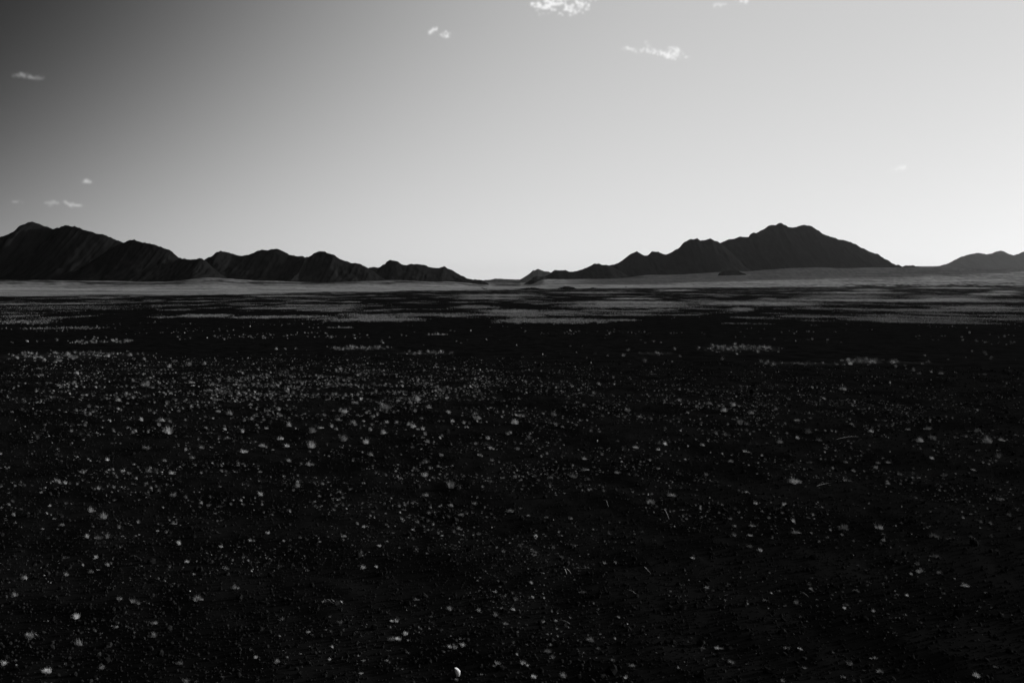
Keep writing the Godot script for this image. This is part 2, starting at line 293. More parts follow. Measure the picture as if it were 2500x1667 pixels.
	["faint far low ridge seen through the right-hand saddle", 1300, 8, 0, [[11716.4, 343.2, -29981.7], [11974.4, 446.6, -29913.6], [12145.9, 474.8, -29887.7], [12361.6, 470.9, -29967.9], [12614.4, 475.1, -30071.9], [12831.6, 480.6, -30089.3], [13020.9, 485.1, -30041.9], [13329.8, 448.3, -30027.2], [13656, 344, -30046.9]]],
	["dark rocky mound at the left foot of the great massif", 75, 3, 0, [[1072.3, 11.77, -5349.8], [1098.6, 29.32, -5350.5], [1112.7, 51.2, -5345.4], [1135.2, 62.07, -5338.6], [1173, 66.47, -5340.9], [1212.7, 62.21, -5351.7], [1238.7, 51.32, -5358.7], [1255.8, 45.81, -5356.5], [1275, 29.33, -5352.9]]]]

func make_hill(d: Array, m: Material) -> void:
	var wide: float = d[1]
	var rough: float = d[2]
	var sand: float = d[3]
	var ridge: Array = d[4]
	var line := PackedVector3Array()
	var step: float = maxf(absf(ridge[0][2]) / 900.0, 4.0)
	for i in ridge.size() - 1:
		var p := Vector3(ridge[i][0], ridge[i][1], ridge[i][2])
		var q := Vector3(ridge[i + 1][0], ridge[i + 1][1], ridge[i + 1][2])
		var n := maxi(1, int(ceil(absf(q.x - p.x) / step)))
		for k in n:
			var s := float(k) / n
			line.append(p.lerp(q, s * 0.5 + smoothstep(0.0, 1.0, s) * 0.5))
	line.append(Vector3(ridge[-1][0], ridge[-1][1], ridge[-1][2]))
	var count := line.size()
	var soft := PackedFloat32Array()
	soft.resize(count)
	var reach := int(wide * 0.35 / step)
	var sum := PackedFloat32Array([0.0])
	for p in line: sum.append(sum[-1] + p.y)
	for i in count:
		var a := maxi(0, i - reach)
		var b := mini(count, i + reach + 1)
		soft[i] = (sum[b] - sum[a]) / (b - a)
	var across := 48
	var v := PackedVector3Array()
	var col := PackedColorArray()
	for i in count:
		for j in across + 1:
			var t := (float(j) / across) * 2.0 - 1.0
			t = signf(t) * pow(absf(t), 1.25)
			var a := absf(t)
			var z := line[i].z - t * wide            # t > 0 lies behind the ridge
			var x := line[i].x
			var spur := hilly.get_noise_2d(x * 3.2 / wide * 60.0 + t * 8.0, z * 1.2 / wide * 60.0)
			var near := mini(count - 1, maxi(0, i + int(spur * a * reach * 1.2)))
			var top := lerpf(line[near].y if a > 0.02 else line[i].y, soft[i], smoothstep(0.05, 0.8, a) * 0.75)
			top = minf(top, line[i].y + 40.0 * a)
			var foot := -22.0
			var y := foot + (top - foot) * pow(1.0 - a, 1.22)
			var gully := 1.0 - absf(hilly.get_noise_2d(x * 0.32, z * 0.24 + 900.0)) * 2.0
			y -= (gully * 0.5 + 0.5) * rough * 1.5 * sin(PI * minf(a * 1.15, 1.0))
			y += fine.get_noise_2d(x * 0.045, z * 0.045) * rough * 0.55 * smoothstep(0.0, 0.08, a)
			y += fine.get_noise_2d(x * 380.0 / absf(line[0].z), 40.0) * rough * 0.4
			v.append(Vector3(x, y, z))
			var patch := hilly.get_noise_2d(x * 0.22 + 70.0, z * 0.12) + fine.get_noise_2d(x * 0.05, z * 0.02) * 0.5
			var bare := smoothstep(0.34, 0.55, patch + (0.22 if gully > 0.55 else 0.0)) * sand * smoothstep(0.2, 0.45, a) * 0.6
			var k := lerpf(0.013 * (1.0 + 0.5 * fine.get_noise_2d(x * 0.06, z * 0.06)), 0.045, bare)
			col.append(Color(k, k, k))
	var st := SurfaceTool.new()
	st.begin(Mesh.PRIMITIVE_TRIANGLES)
	st.set_smooth_group(0)
	for i in v.size():
		st.set_color(col[i])
		st.add_vertex(v[i])
	var n := across + 1
	for i in count - 1:
		for j in across:
			var p := i * n + j
			st.add_index(p); st.add_index(p + n); st.add_index(p + 1)
			st.add_index(p + 1); st.add_index(p + n); st.add_index(p + n + 1)
	st.generate_normals()
	var mound: bool = wide < 100.0
	var o := put(st.commit(), "rock_outcrop" if mound else "hill", m)
	tag(o, d[0], "rock" if mound else "", "", "" if mound else "structure")

# ---------------------------------------------------------------- grass
func blade(st: SurfaceTool, foot: Vector3, lean: Vector3, long: float, wide: float, droop: float) -> void:
	var side := lean.cross(Vector3.UP)
	side = (side.normalized() if side.length() > 0.01 else Vector3.RIGHT) * wide
	var p1 := foot + lean * long * 0.55
	var p2 := foot + lean * long + Vector3(lean.x, 0, lean.z) * long * droop * 0.5 - Vector3.UP * long * droop * 0.5
	for t in [[foot - side, foot + side, p1 + side * 0.8], [foot - side, p1 + side * 0.8, p1 - side * 0.8], [p1 - side * 0.8, p1 + side * 0.8, p2]]:
		for k in t: st.add_vertex(k)

# one tuft, about 1 wide and 0.6 high
func tuft_mesh(r: RandomNumberGenerator, blades: int, clumps: int, tall: float, thick: float, drift: float) -> ArrayMesh:
	var st := SurfaceTool.new()
	st.begin(Mesh.PRIMITIVE_TRIANGLES)
	st.set_smooth_group(-1)
	for c in clumps:
		var ca := r.randf() * TAU
		var cd := sqrt(r.randf()) * (0.3 if c > 0 else 0.0)
		var mid := Vector3(cos(ca) * cd * (1.0 + drift), 0.0, sin(ca) * cd)
		var size := r.randf_range(0.3, 0.95) if clumps > 1 else 1.0
		var wind := Vector3(r.randf_range(-0.5, 0.5), 0, r.randf_range(-0.5, 0.5))
		for b in blades / clumps:
			var a := r.randf() * TAU
			var out := pow(r.randf(), 0.9)
			var lean := (Vector3(cos(a) * out * 0.7, 1.0 - out * 0.3, sin(a) * out * 0.7) + wind).normalized()
			var foot := mid + Vector3(cos(a), 0, sin(a)) * r.randf() * 0.2 - Vector3.UP * 0.05
			blade(st, foot, lean, tall * size * r.randf_range(0.45, 1.0), thick * r.randf_range(0.6, 1.2), r.randf_range(0.0, 0.7))
	st.generate_normals()
	return st.commit()

# a stalk lying along the ground with short side shoots
func runner_mesh(r: RandomNumberGenerator, long: float) -> ArrayMesh:
	var st := SurfaceTool.new()
	st.begin(Mesh.PRIMITIVE_TRIANGLES)
	st.set_smooth_group(-1)
	var p := Vector3(-long * 0.5, 0.01, 0)
	var n := 9
	for i in n:
		var q := p + Vector3(long / n, 0, 0)
		q.y = 0.012 + 0.03 * absf(sin(i * 1.3)) * r.randf()
		q.z = 0.03 * sin(i * 0.9) + r.randf_range(-0.008, 0.008)
		var s := Vector3(0, 0.006, 0.002)
		for k in [p - s, q - s, q + s, p - s, q + s, p + s]: st.add_vertex(k)
		for b in 5:
			var a := r.randf() * TAU
			blade(st, q - Vector3.UP * 0.005, Vector3(cos(a) * 0.6, 0.8, sin(a) * 0.6).normalized(), r.randf_range(0.02, 0.06), 0.0016, 0.3)
		p = q
	st.generate_normals()
	return st.commit()

func scatter(called: String, label: String, mesh: Mesh, m: Material, places: Array[Transform3D], tints: PackedColorArray) -> void:
	var mm := MultiMesh.new()
	mm.transform_format = MultiMesh.TRANSFORM_3D
	mm.use_colors = true
	mm.mesh = mesh
	mm.instance_count = places.size()
	for i in places.size():
		mm.set_instance_transform(i, places[i])
		mm.set_instance_color(i, tints[i])
	var o := MultiMeshInstance3D.new()
	o.multimesh = mm
	o.material_override = m
	o.name = numbered(called)
	add_child(o, true)
	tag(o, label, "grass" if called.contains("grass") else "gravel", "", "stuff")

# foreground grass away from the tufts built singly: x, z, half width across, half depth, tufts, size
const MEADOWS := [
	[-7.201, -30.26, 8.64, 11.08, 4030, 0.101], [-5.808, -33.05, 7.941, 7.873, 2790, 0.112], [-4.463, -36, 6.717, 6.165, 1860, 0.106], [7.064, -26.23, 7.825, 10.31, 6820, 0.062],
	[7.416, -25.58, 7.125, 6.306, 3720, 0.067], [-5.584, -15.79, 3.447, 3.978, 2170, 0.056], [-0.317, -15.25, 3.138, 4.187, 4030, 0.047], [5.094, -15.3, 3.65, 4.45, 3410, 0.045],
	[-3.252, -9.702, 2.316, 2.466, 2170, 0.027], [0, -9.68, 2.191, 2.333, 2790, 0.025], [3.252, -9.702, 2.316, 2.466, 1860, 0.025], [-17.1, -41.4, 4.608, 11.8, 1612, 0.101],
	[-9.514, -46.08, 10.65, 10.3, 2170, 0.095], [10.44, -38.88, 9.94, 7.514, 2170, 0.056], [20.15, -29.88, 6.304, 21.4, 2790, 0.067], [-20.53, -29.99, 5.983, 21.62, 2170, 0.09],
	[-5.758, -27.82, 7.015, 7.306, 3100, 0.09]]
# the single tufts: x, z, width, zone, how it is told apart
const TUFTS := [
	[-3.277, -25.32, 0.352, 4, 3], [-0.91, -14.77, 0.179, 4, 2], [1.958, -13.63, 0.143, 4, 2], [-2.99, -9.346, 0.102, 6, 3], [-3.59, -7.548, 0.087, 6, 2], [-4.096, -8.284, 0.096, 6, 2], [-3.838, -18.7, 0.214, 3, 3], [-3.367, -19.53, 0.205, 4, 4],
	[-4.137, -24.35, 0.256, 4, 2], [-0.842, -22.94, 0.238, 4, 2], [2.267, -14.16, 0.148, 4, 5], [-7.166, -20.67, 0.226, 3, 2], [-4.29, -18.84, 0.2, 3, 2], [4.328, -15.1, 0.163, 5, 3], [-1.672, -9.188, 0.083, 6, 2], [-1.008, -8.285, 0.074, 7, 3],
	[-0.472, -8.037, 0.072, 7, 2], [0.673, -8.244, 0.074, 7, 2], [3.465, -11.96, 0.111, 8, 3], [2.36, -8.005, 0.074, 8, 2], [4.103, -12.12, 0.114, 8, 2], [5.061, -11.77, 0.114, 8, 2], [4.291, -10.34, 0.1, 8, 2], [3.57, -7.461, 0.074, 8, 2],
	[2.673, -7.71, 0.073, 8, 2], [-3.582, -9.246, 0.088, 6, 2], [-3.213, -7.648, 0.074, 6, 2], [-3.605, -8.138, 0.079, 6, 2], [-2.872, -19.25, 0.185, 4, 2], [-1.493, -16.99, 0.162, 4, 2], [-3.251, -14.82, 0.144, 3, 2], [6.928, -13.97, 0.148, 5, 2],
	[-0.112, -7.638, 0.062, 7, 2], [0.407, -7.481, 0.061, 7, 2], [0.703, -7.481, 0.061, 7, 2], [0.288, -7.962, 0.065, 7, 2], [4.244, -9.601, 0.086, 8, 2], [1.761, -7.745, 0.065, 8, 2], [2.879, -7.57, 0.066, 8, 2], [4.572, -12.18, 0.106, 8, 2],
	[-4.937, -11.7, 0.104, 6, 2], [-3.521, -10.63, 0.092, 6, 2], [-3.165, -8.668, 0.075, 6, 2], [-4.272, -26.57, 0.232, 1, 2], [-2.11, -25.41, 0.22, 4, 7], [0.083, -22.21, 0.192, 4, 2], [-2.181, -21.57, 0.187, 4, 2], [-1.415, -15.69, 0.136, 4, 2],
	[-1.226, -14.18, 0.123, 4, 2], [1.689, -15.95, 0.138, 4, 2], [-0.03, -13.16, 0.098, 4, 2], [-0.649, -12.85, 0.096, 4, 2], [0.977, -23.74, 0.205, 4, 2], [-8.338, -21.46, 0.199, 3, 2], [-6.865, -24.16, 0.217, 3, 2], [-11.96, -32.42, 0.298, 0, 3],
	[-4.681, -19.78, 0.175, 3, 2], [-6.94, -18.59, 0.171, 3, 2], [-5.954, -16.12, 0.148, 3, 2], [-5.642, -13.2, 0.124, 3, 2], [-4.947, -21.82, 0.193, 3, 2], [5.118, -22.1, 0.196, 5, 2], [8.522, -19.9, 0.187, 5, 2], [9.4, -19.43, 0.186, 5, 2],
	[17.4, -47.57, 0.437, 2, 3], [-1.035, -8.734, 0.065, 7, 2], [-1.536, -8.647, 0.065, 6, 5], [-1.76, -8.431, 0.064, 6, 2], [-1.194, -7.805, 0.059, 7, 2], [0.179, -7.434, 0.055, 7, 2], [0.091, -7.673, 0.057, 7, 2], [0.635, -11.43, 0.085, 7, 2],
	[2.726, -11.32, 0.087, 8, 2], [4.551, -9.83, 0.081, 8, 2], [4.7, -10.88, 0.088, 8, 2], [-5.023, -10.04, 0.084, 6, 2], [-3.938, -8.859, 0.072, 6, 2], [-2.065, -7.819, 0.06, 6, 2], [-2.486, -7.382, 0.058, 6, 6], [-2.759, -9.711, 0.075, 6, 2],
	[-3.13, -27.17, 0.212, 1, 1], [-2.124, -23.06, 0.18, 4, 1], [-1.348, -22.5, 0.175, 4, 1], [-1.273, -17.67, 0.137, 4, 1], [-1.752, -15.45, 0.121, 4, 1], [1.207, -16.24, 0.126, 4, 1], [0.974, -15.63, 0.122, 4, 1], [2.36, -18.63, 0.146, 4, 1],
	[-0.522, -13.59, 0.091, 4, 1], [0.755, -12.69, 0.085, 4, 1], [-4.759, -18.9, 0.151, 3, 1], [-4.229, -20.77, 0.165, 3, 1], [-4.913, -18.01, 0.145, 3, 1], [-3.858, -17.1, 0.136, 3, 1], [-4.111, -16.11, 0.129, 3, 1], [-7.039, -15.29, 0.131, 3, 4],
	[-4.896, -14.22, 0.117, 3, 1], [-3.65, -14.25, 0.114, 3, 1], [6.08, -19.62, 0.159, 5, 1], [5.273, -19.41, 0.156, 5, 1], [9.017, -21.41, 0.18, 5, 1], [9.997, -21.24, 0.182, 5, 1], [8.739, -17.72, 0.153, 5, 1], [7.678, -16.41, 0.141, 5, 1],
	[-0.914, -9.336, 0.063, 7, 1], [-0.565, -9.059, 0.061, 7, 1], [-0.957, -8.278, 0.056, 7, 1], [-0.42, -8.088, 0.054, 7, 1], [0.866, -7.464, 0.05, 7, 5], [0.331, -7.829, 0.052, 7, 1], [0.69, -9.54, 0.064, 7, 1], [-0.303, -9.031, 0.06, 7, 1],
	[3.014, -12.33, 0.085, 8, 7], [2.825, -11.13, 0.077, 8, 1], [3.395, -9.604, 0.068, 8, 1], [1.707, -8.08, 0.055, 8, 1], [2.259, -8.034, 0.056, 8, 1], [2.051, -7.359, 0.051, 8, 6], [-3.876, -11.43, 0.081, 6, 1], [-3.758, -9.338, 0.067, 6, 1],
	[-1.85, -7.712, 0.053, 6, 1], [-4.041, -7.723, 0.058, 6, 4], [-4.019, -22.85, 0.16, 3, 5], [-3.584, -22.16, 0.155, 4, 1], [-2.646, -27.43, 0.19, 1, 1], [1.11, -21.49, 0.149, 4, 1], [-1.917, -21.15, 0.147, 4, 1], [-2.839, -22.43, 0.156, 4, 1],
	[-2.699, -20.58, 0.143, 4, 1], [0.11, -18.44, 0.127, 4, 1], [2.894, -24.65, 0.171, 4, 1], [0.11, -13.36, 0.079, 4, 1], [-0.657, -12.1, 0.072, 7, 1], [-1.225, -12.51, 0.075, 4, 6], [-1.1, -13.04, 0.078, 4, 1], [-1.375, -12.58, 0.075, 4, 1],
	[-4.65, -21.28, 0.15, 3, 1], [-9.401, -30.71, 0.222, 0, 5], [-8.098, -22.83, 0.167, 3, 1], [-5.84, -18.6, 0.135, 3, 1], [-5.692, -17.57, 0.127, 3, 1], [-3.441, -16.68, 0.118, 3, 1], [-6.964, -26.33, 0.188, 3, 1], [5.245, -26.43, 0.186, 5, 7],
	[5.302, -24.66, 0.174, 5, 1], [6.205, -20.74, 0.149, 5, 1], [8.098, -19.52, 0.146, 5, 1], [10.52, -31.32, 0.228, 2, 1], [3.372, -13.61, 0.097, 5, 1], [3.755, -13.55, 0.097, 5, 6], [17.75, -50.17, 0.367, 2, 7], [-1.522, -11.31, 0.068, 7, 1],
	[-0.849, -11.8, 0.07, 7, 1], [-2.011, -11.73, 0.071, 7, 4], [-1.598, -10.45, 0.063, 7, 1], [-0.908, -8.41, 0.05, 7, 1], [0.817, -7.758, 0.046, 7, 1], [-0.061, -8.651, 0.051, 7, 1], [0.275, -8.725, 0.052, 7, 1], [0.713, -8.056, 0.048, 7, 1],
	[2.871, -11.85, 0.073, 8, 1], [2.002, -10.81, 0.065, 8, 4], [2.182, -9.872, 0.06, 8, 1], [3.135, -9.174, 0.058, 8, 1], [3.463, -8.748, 0.056, 8, 1], [3.858, -9.544, 0.061, 8, 1], [4.083, -8.89, 0.058, 8, 1], [4.496, -10.27, 0.067, 8, 1],
	[-5.689, -12.43, 0.081, 3, 6], [-4.299, -12.44, 0.078, 3, 1], [-4.613, -10.88, 0.07, 6, 1], [-4.825, -9.465, 0.063, 6, 1], [-2.631, -7.699, 0.048, 6, 1], [-4.382, -12.12, 0.077, 6, 7], [-2.98, -11.92, 0.073, 6, 1], [-3.364, -11.33, 0.07, 6, 1],
	[-3.033, -10.38, 0.064, 6, 1], [-3.318, -23.45, 0.143, 4, 0], [-4.173, -27.49, 0.168, 1, 0], [-1.577, -24.5, 0.148, 4, 0], [-1.016, -21.53, 0.13, 4, 0], [-0.505, -19.81, 0.12, 4, 0], [-2.624, -22.46, 0.137, 4, 0], [-1.636, -19.31, 0.117, 4, 0],
	[-2.528, -17.64, 0.108, 4, 0], [-0.582, -17.62, 0.106, 4, 0], [-0.362, -17.21, 0.104, 4, 0], [1.284, -17.3, 0.105, 4, 0], [1.122, -14.49, 0.088, 4, 0], [2.43, -16.35, 0.1, 4, 0], [3.053, -23.31, 0.142, 4, 0], [2.08, -19.41, 0.118, 4, 0],
	[0.224, -12.93, 0.067, 4, 0], [-0.832, -13.48, 0.07, 4, 0], [-1.85, -12.28, 0.065, 7, 7], [-0.129, -15.55, 0.094, 4, 0], [0.046, -15.59, 0.094, 4, 0], [0.59, -15.42, 0.093, 4, 0], [2.972, -19.06, 0.116, 4, 0], [-5.776, -19.88, 0.125, 3, 0],
	[-4.15, -21.41, 0.132, 3, 0], [-7.292, -24.63, 0.155, 3, 0], [-10.94, -33.78, 0.214, 0, 0], [-11.93, -36, 0.229, 0, 7], [-10.41, -26.79, 0.174, 3, 7], [-15.21, -34.31, 0.227, 0, 4], [-6.447, -16.27, 0.106, 3, 0], [-5.509, -15.96, 0.102, 3, 0],
	[-6.901, -15.19, 0.101, 3, 0], [-6.185, -14.7, 0.096, 3, 0], [-4.013, -13.48, 0.085, 3, 0], [-2.765, -14.16, 0.087, 3, 0], [5.79, -25.95, 0.161, 5, 0], [5.905, -24.26, 0.151, 5, 0], [6.646, -22.92, 0.144, 5, 0], [7.054, -23.37, 0.147, 5, 0],
	[5.743, -19.89, 0.125, 5, 0], [9.834, -19.84, 0.134, 5, 5], [7.465, -17.48, 0.115, 5, 0], [8.583, -21.33, 0.139, 5, 0], [5.626, -16.24, 0.104, 5, 0], [6.29, -16.99, 0.109, 5, 0], [6.064, -16.47, 0.106, 5, 0], [6.231, -15.85, 0.103, 5, 0],
	[6.949, -15.81, 0.104, 5, 0], [5.199, -15.33, 0.098, 5, 0], [7.8, -27.8, 0.174, 2, 4], [7.657, -21.06, 0.135, 5, 0], [3.429, -14.37, 0.089, 5, 0], [3.668, -18.94, 0.116, 5, 0], [4.309, -18.22, 0.113, 5, 0], [15.86, -46.37, 0.296, 2, 0],
	[18.65, -48.33, 0.313, 2, 5], [-2.245, -11.48, 0.061, 6, 0], [-1.078, -11.13, 0.058, 7, 0], [-1.703, -8.338, 0.044, 6, 0], [-0.999, -7.808, 0.041, 7, 0], [-1.174, -7.56, 0.04, 7, 0], [-1.462, -7.844, 0.042, 6, 0], [-0.229, -7.477, 0.039, 7, 0],
	[0.39, -8.773, 0.046, 7, 0], [0.961, -8.836, 0.046, 7, 0], [0.204, -9.421, 0.049, 7, 0], [-0.162, -9.578, 0.05, 7, 0], [-0.085, -9.062, 0.047, 7, 0], [0.299, -11.81, 0.062, 7, 0], [2.777, -12.27, 0.066, 8, 0], [2.668, -11.82, 0.063, 8, 0],
	[1.949, -9.752, 0.052, 8, 0], [2.227, -9.214, 0.049, 8, 0], [3.087, -9.053, 0.05, 8, 0], [3.339, -9.01, 0.05, 8, 0], [2.955, -9.638, 0.052, 8, 0], [1.589, -8.104, 0.043, 8, 0], [1.87, -7.732, 0.041, 8, 0], [2.292, -7.63, 0.041, 8, 0],
	[2.545, -7.449, 0.041, 8, 0], [2.93, -7.868, 0.044, 8, 0], [3.8, -7.643, 0.044, 8, 5], [-4.433, -10.3, 0.058, 6, 0], [-3.462, -8.539, 0.048, 6, 0], [-2.071, -8.795, 0.047, 6, 0], [-3.078, -11.54, 0.062, 6, 0], [-0.418, -7.391, 0.037, 7, 6],
	[-3.406, -22.63, 0.118, 4, 0], [-3.537, -24.11, 0.126, 4, 0], [-1.192, -23.76, 0.123, 4, 0], [0.159, -23.62, 0.122, 4, 0], [-0.016, -20.61, 0.107, 4, 0], [-2.302, -21.96, 0.114, 4, 0], [-3.034, -20.98, 0.11, 4, 0], [-0.403, -18.49, 0.096, 4, 0],
	[1.194, -15.43, 0.08, 4, 0], [2.734, -18.32, 0.096, 4, 0], [0.453, -12.8, 0.057, 4, 0], [-5.322, -21.36, 0.114, 3, 0], [-6.183, -23.69, 0.127, 3, 0], [-8.361, -24.74, 0.135, 3, 0], [-11.01, -27.69, 0.154, 0, 6], [-11.58, -30.47, 0.169, 0, 0],
	[-5.695, -20.79, 0.112, 3, 0], [-4.47, -18.41, 0.098, 3, 0], [-6.029, -17.14, 0.094, 3, 0], [-6.475, -16.86, 0.093, 3, 0], [-7.106, -17.32, 0.097, 3, 0], [-4.647, -16.65, 0.089, 3, 0], [-6.173, -22.8, 0.122, 3, 0], [4.3, -24.21, 0.127, 5, 4],
	[5.147, -23.05, 0.122, 5, 0], [5.765, -17.06, 0.093, 5, 0], [6.486, -17, 0.094, 5, 0], [5.804, -15.16, 0.084, 5, 0], [8.957, -28.37, 0.154, 2, 6], [3.77, -17.01, 0.09, 5, 0], [5.162, -17.05, 0.092, 5, 0], [-2.524, -11.69, 0.053, 6, 0],
	[-1.214, -12.08, 0.054, 7, 0], [-1.447, -10.51, 0.047, 7, 0], [-2.158, -10.34, 0.047, 6, 0], [-1.784, -9.267, 0.042, 6, 0]]
const ZONES := ["on the brow of the dark slope, left part", "on the brow of the dark slope, middle part", "on the brow of the dark slope, right part",
	"halfway down the dark gravel slope at left", "halfway down the dark gravel slope in the middle", "halfway down the dark gravel slope at right",
	"on the near gravel at lower left", "on the near gravel at lower middle", "on the near gravel at lower right"]

const SAID := ["small", "medium-sized", "large", "the largest", "the leftmost", "the rightmost", "the nearest", "the farthest"]

# ---------------------------------------------------------------- stones
func stone_mesh(r: RandomNumberGenerator, size: Vector3, rounds: int, turns: int, bumps: float) -> ArrayMesh:
	var n := FastNoiseLite.new()
	n.seed = r.randi_range(1, 9999)
	n.frequency = 1.4
	var faces := []                     # flat broken faces cut off a ball
	for k in 9: faces.append([Vector3(r.randfn(), r.randfn(), r.randfn()).normalized(), r.randf_range(0.62, 0.92)])
	var st := SurfaceTool.new()
	st.begin(Mesh.PRIMITIVE_TRIANGLES)
	st.set_smooth_group(-1)
	var v := []
	for j in rounds + 1:
		for i in turns:
			var e := PI * j / rounds
			var a := TAU * i / turns
			var d := Vector3(sin(e) * cos(a), cos(e), sin(e) * sin(a))
			var far := 1.0
			for f in faces:
				var c: float = d.dot(f[0])
				if c > 0.05: far = minf(far, f[1] / c)
			v.append(d * far * (1.0 + n.get_noise_3d(d.x, d.y, d.z) * bumps) * size * 0.56)
	for j in rounds:
		for i in turns:
			var p := j * turns + i
			var q := j * turns + (i + 1) % turns
			for k in [p, q, p + turns, q, q + turns, p + turns]: st.add_vertex(v[k])
	st.generate_normals()
	return st.commit()

# pale stones that catch the sun: x, z, width, height, where
const PALE := [
	[1.674, -19.36, 0.026, 0.052, 2], [1.894, -17.06, 0.033, 0.033, 2], [1.965, -14.2, 0.026, 0.034, 2], [1.879, -13.03, 0.02, 0.027, 2], [0.53, -12.57, 0.015, 0.026, 2], [-0.252, -12.19, 0.015, 0.022, 3],
	[-1.291, -40.19, 0.036, 0.06, 1], [4.243, -35.3, 0.032, 0.042, 1], [1.984, -32, 0.024, 0.038, 1], [13.01, -34.08, 0.076, 0.087, 1], [8.866, -30.66, 0.038, 0.047, 1], [7.669, -20.11, 0.026, 0.038, 2],
	[3.365, -18.88, 0.029, 0.046, 2], [3.639, -18.08, 0.033, 0.027, 2], [6.637, -15.8, 0.025, 0.02, 2], [5.34, -13.47, 0.017, 0.026, 2], [10.8, -40.13, 0.037, 0.037, 1], [8.723, -39.44, 0.036, 0.036, 1],
	[18.33, -41.02, 0.04, 0.04, 1], [22.68, -45.2, 0.045, 0.045, 1], [-3.165, -9.603, 0.024, 0.015, 3], [3.436, -8.896, 0.011, 0.017, 3], [3.821, -10.96, 0.014, 0.014, 3], [4.876, -11.97, 0.012, 0.012, 3],
	[0.338, -8.402, 0.008, 0.01, 3], [76, -165, 0.374, 0.448, 0], [28.87, -101, 0.13, 0.173, 0], [-6.878, -166.1, 0.205, 0.274, 0], [9.712, -166.5, 0.206, 0.274, 0], [1.746, -56.56, 0.07, 0.093, 0],
	[-1.291, -40.07, 0.066, 0.082, 1], [0.342, -75.35, 0.093, 0.124, 0], [3.693, -46.35, 0.057, 0.077, 1], [-54.03, -163.9, 0.213, 0.213, 0], [-36.22, -117.9, 0.152, 0.152, 0], [-56.09, -212.8, 0.272, 0.272, 0],
	[-34.52, -159.6, 0.202, 0.202, 0]]
const PEBBLES := ["tiny pale pebble glinting far out on the black plain", "small pale pebble on the brow of the dark slope", "small pale pebble halfway down the dark gravel slope", "pale pebble on the near gravel"]
# dry stalks on the gravel: x, z of both ends, arch, thickness, leaves, description
const STALKS := [
	[2.014, -13.27, 2.031, -12.69, 0.058, 0.004, 0, "long straight pale stalk lying aslant on the black gravel right of centre"],
	[1.296, -13.89, 1.321, -13.46, 0.044, 0.003, 0, "short bent pale stalk on the gravel left of the long straight stalk"],
	[0.56, -10.39, 0.572, -10.2, 0.007, 0.004, 0, "left prong of two bright parallel stalks on the near gravel"],
	[0.583, -10.4, 0.618, -10.2, 0.008, 0.003, 0, "right prong of two bright parallel stalks on the near gravel"],
	[1.418, -10.45, 1.447, -10.21, 0.004, 0.002, 3, "bright thick slanting stalk right of the two parallel stalks"],
	[1.135, -9.614, 1.204, -9.432, 0.013, 0.003, 0, "thin pale arched stalk on the near gravel right of middle"],
	[0.428, -8.798, 0.517, -8.688, 0.009, 0.003, 0, "dim flat-lying stalk with a bright end at lower middle"],
	[0.631, -10.41, 0.853, -10.46, 0.003, 0.001, 14, "creeping leafy stalk just right of the two parallel stalks"],
	[6.532, -19.84, 7.139, -20.3, 0.023, 0.002, 16, "creeping leafy stalk halfway down the slope at right"],
	[4.635, -14.96, 4.907, -15.15, 0.007, 0.002, 14, "short creeping leafy stalk on the slope at lower right"],
	[-1.802, -9.292, -1.562, -9.207, 0.004, 0.001, 16, "creeping leafy stalk on the near gravel left of middle"],
	[-3.669, -10.04, -3.503, -9.945, 0.002, 0.001, 8, "creeping leafy stalk on the near gravel at left"],
	[-4.178, -8.352, -4.026, -8.318, 0.002, 0.001, 12, "creeping leafy stalk at the lower left corner"],
	[2.824, -9.598, 2.867, -9.446, 0.011, 0.002, 0, "dim arched stalk on the near gravel at lower right"]]

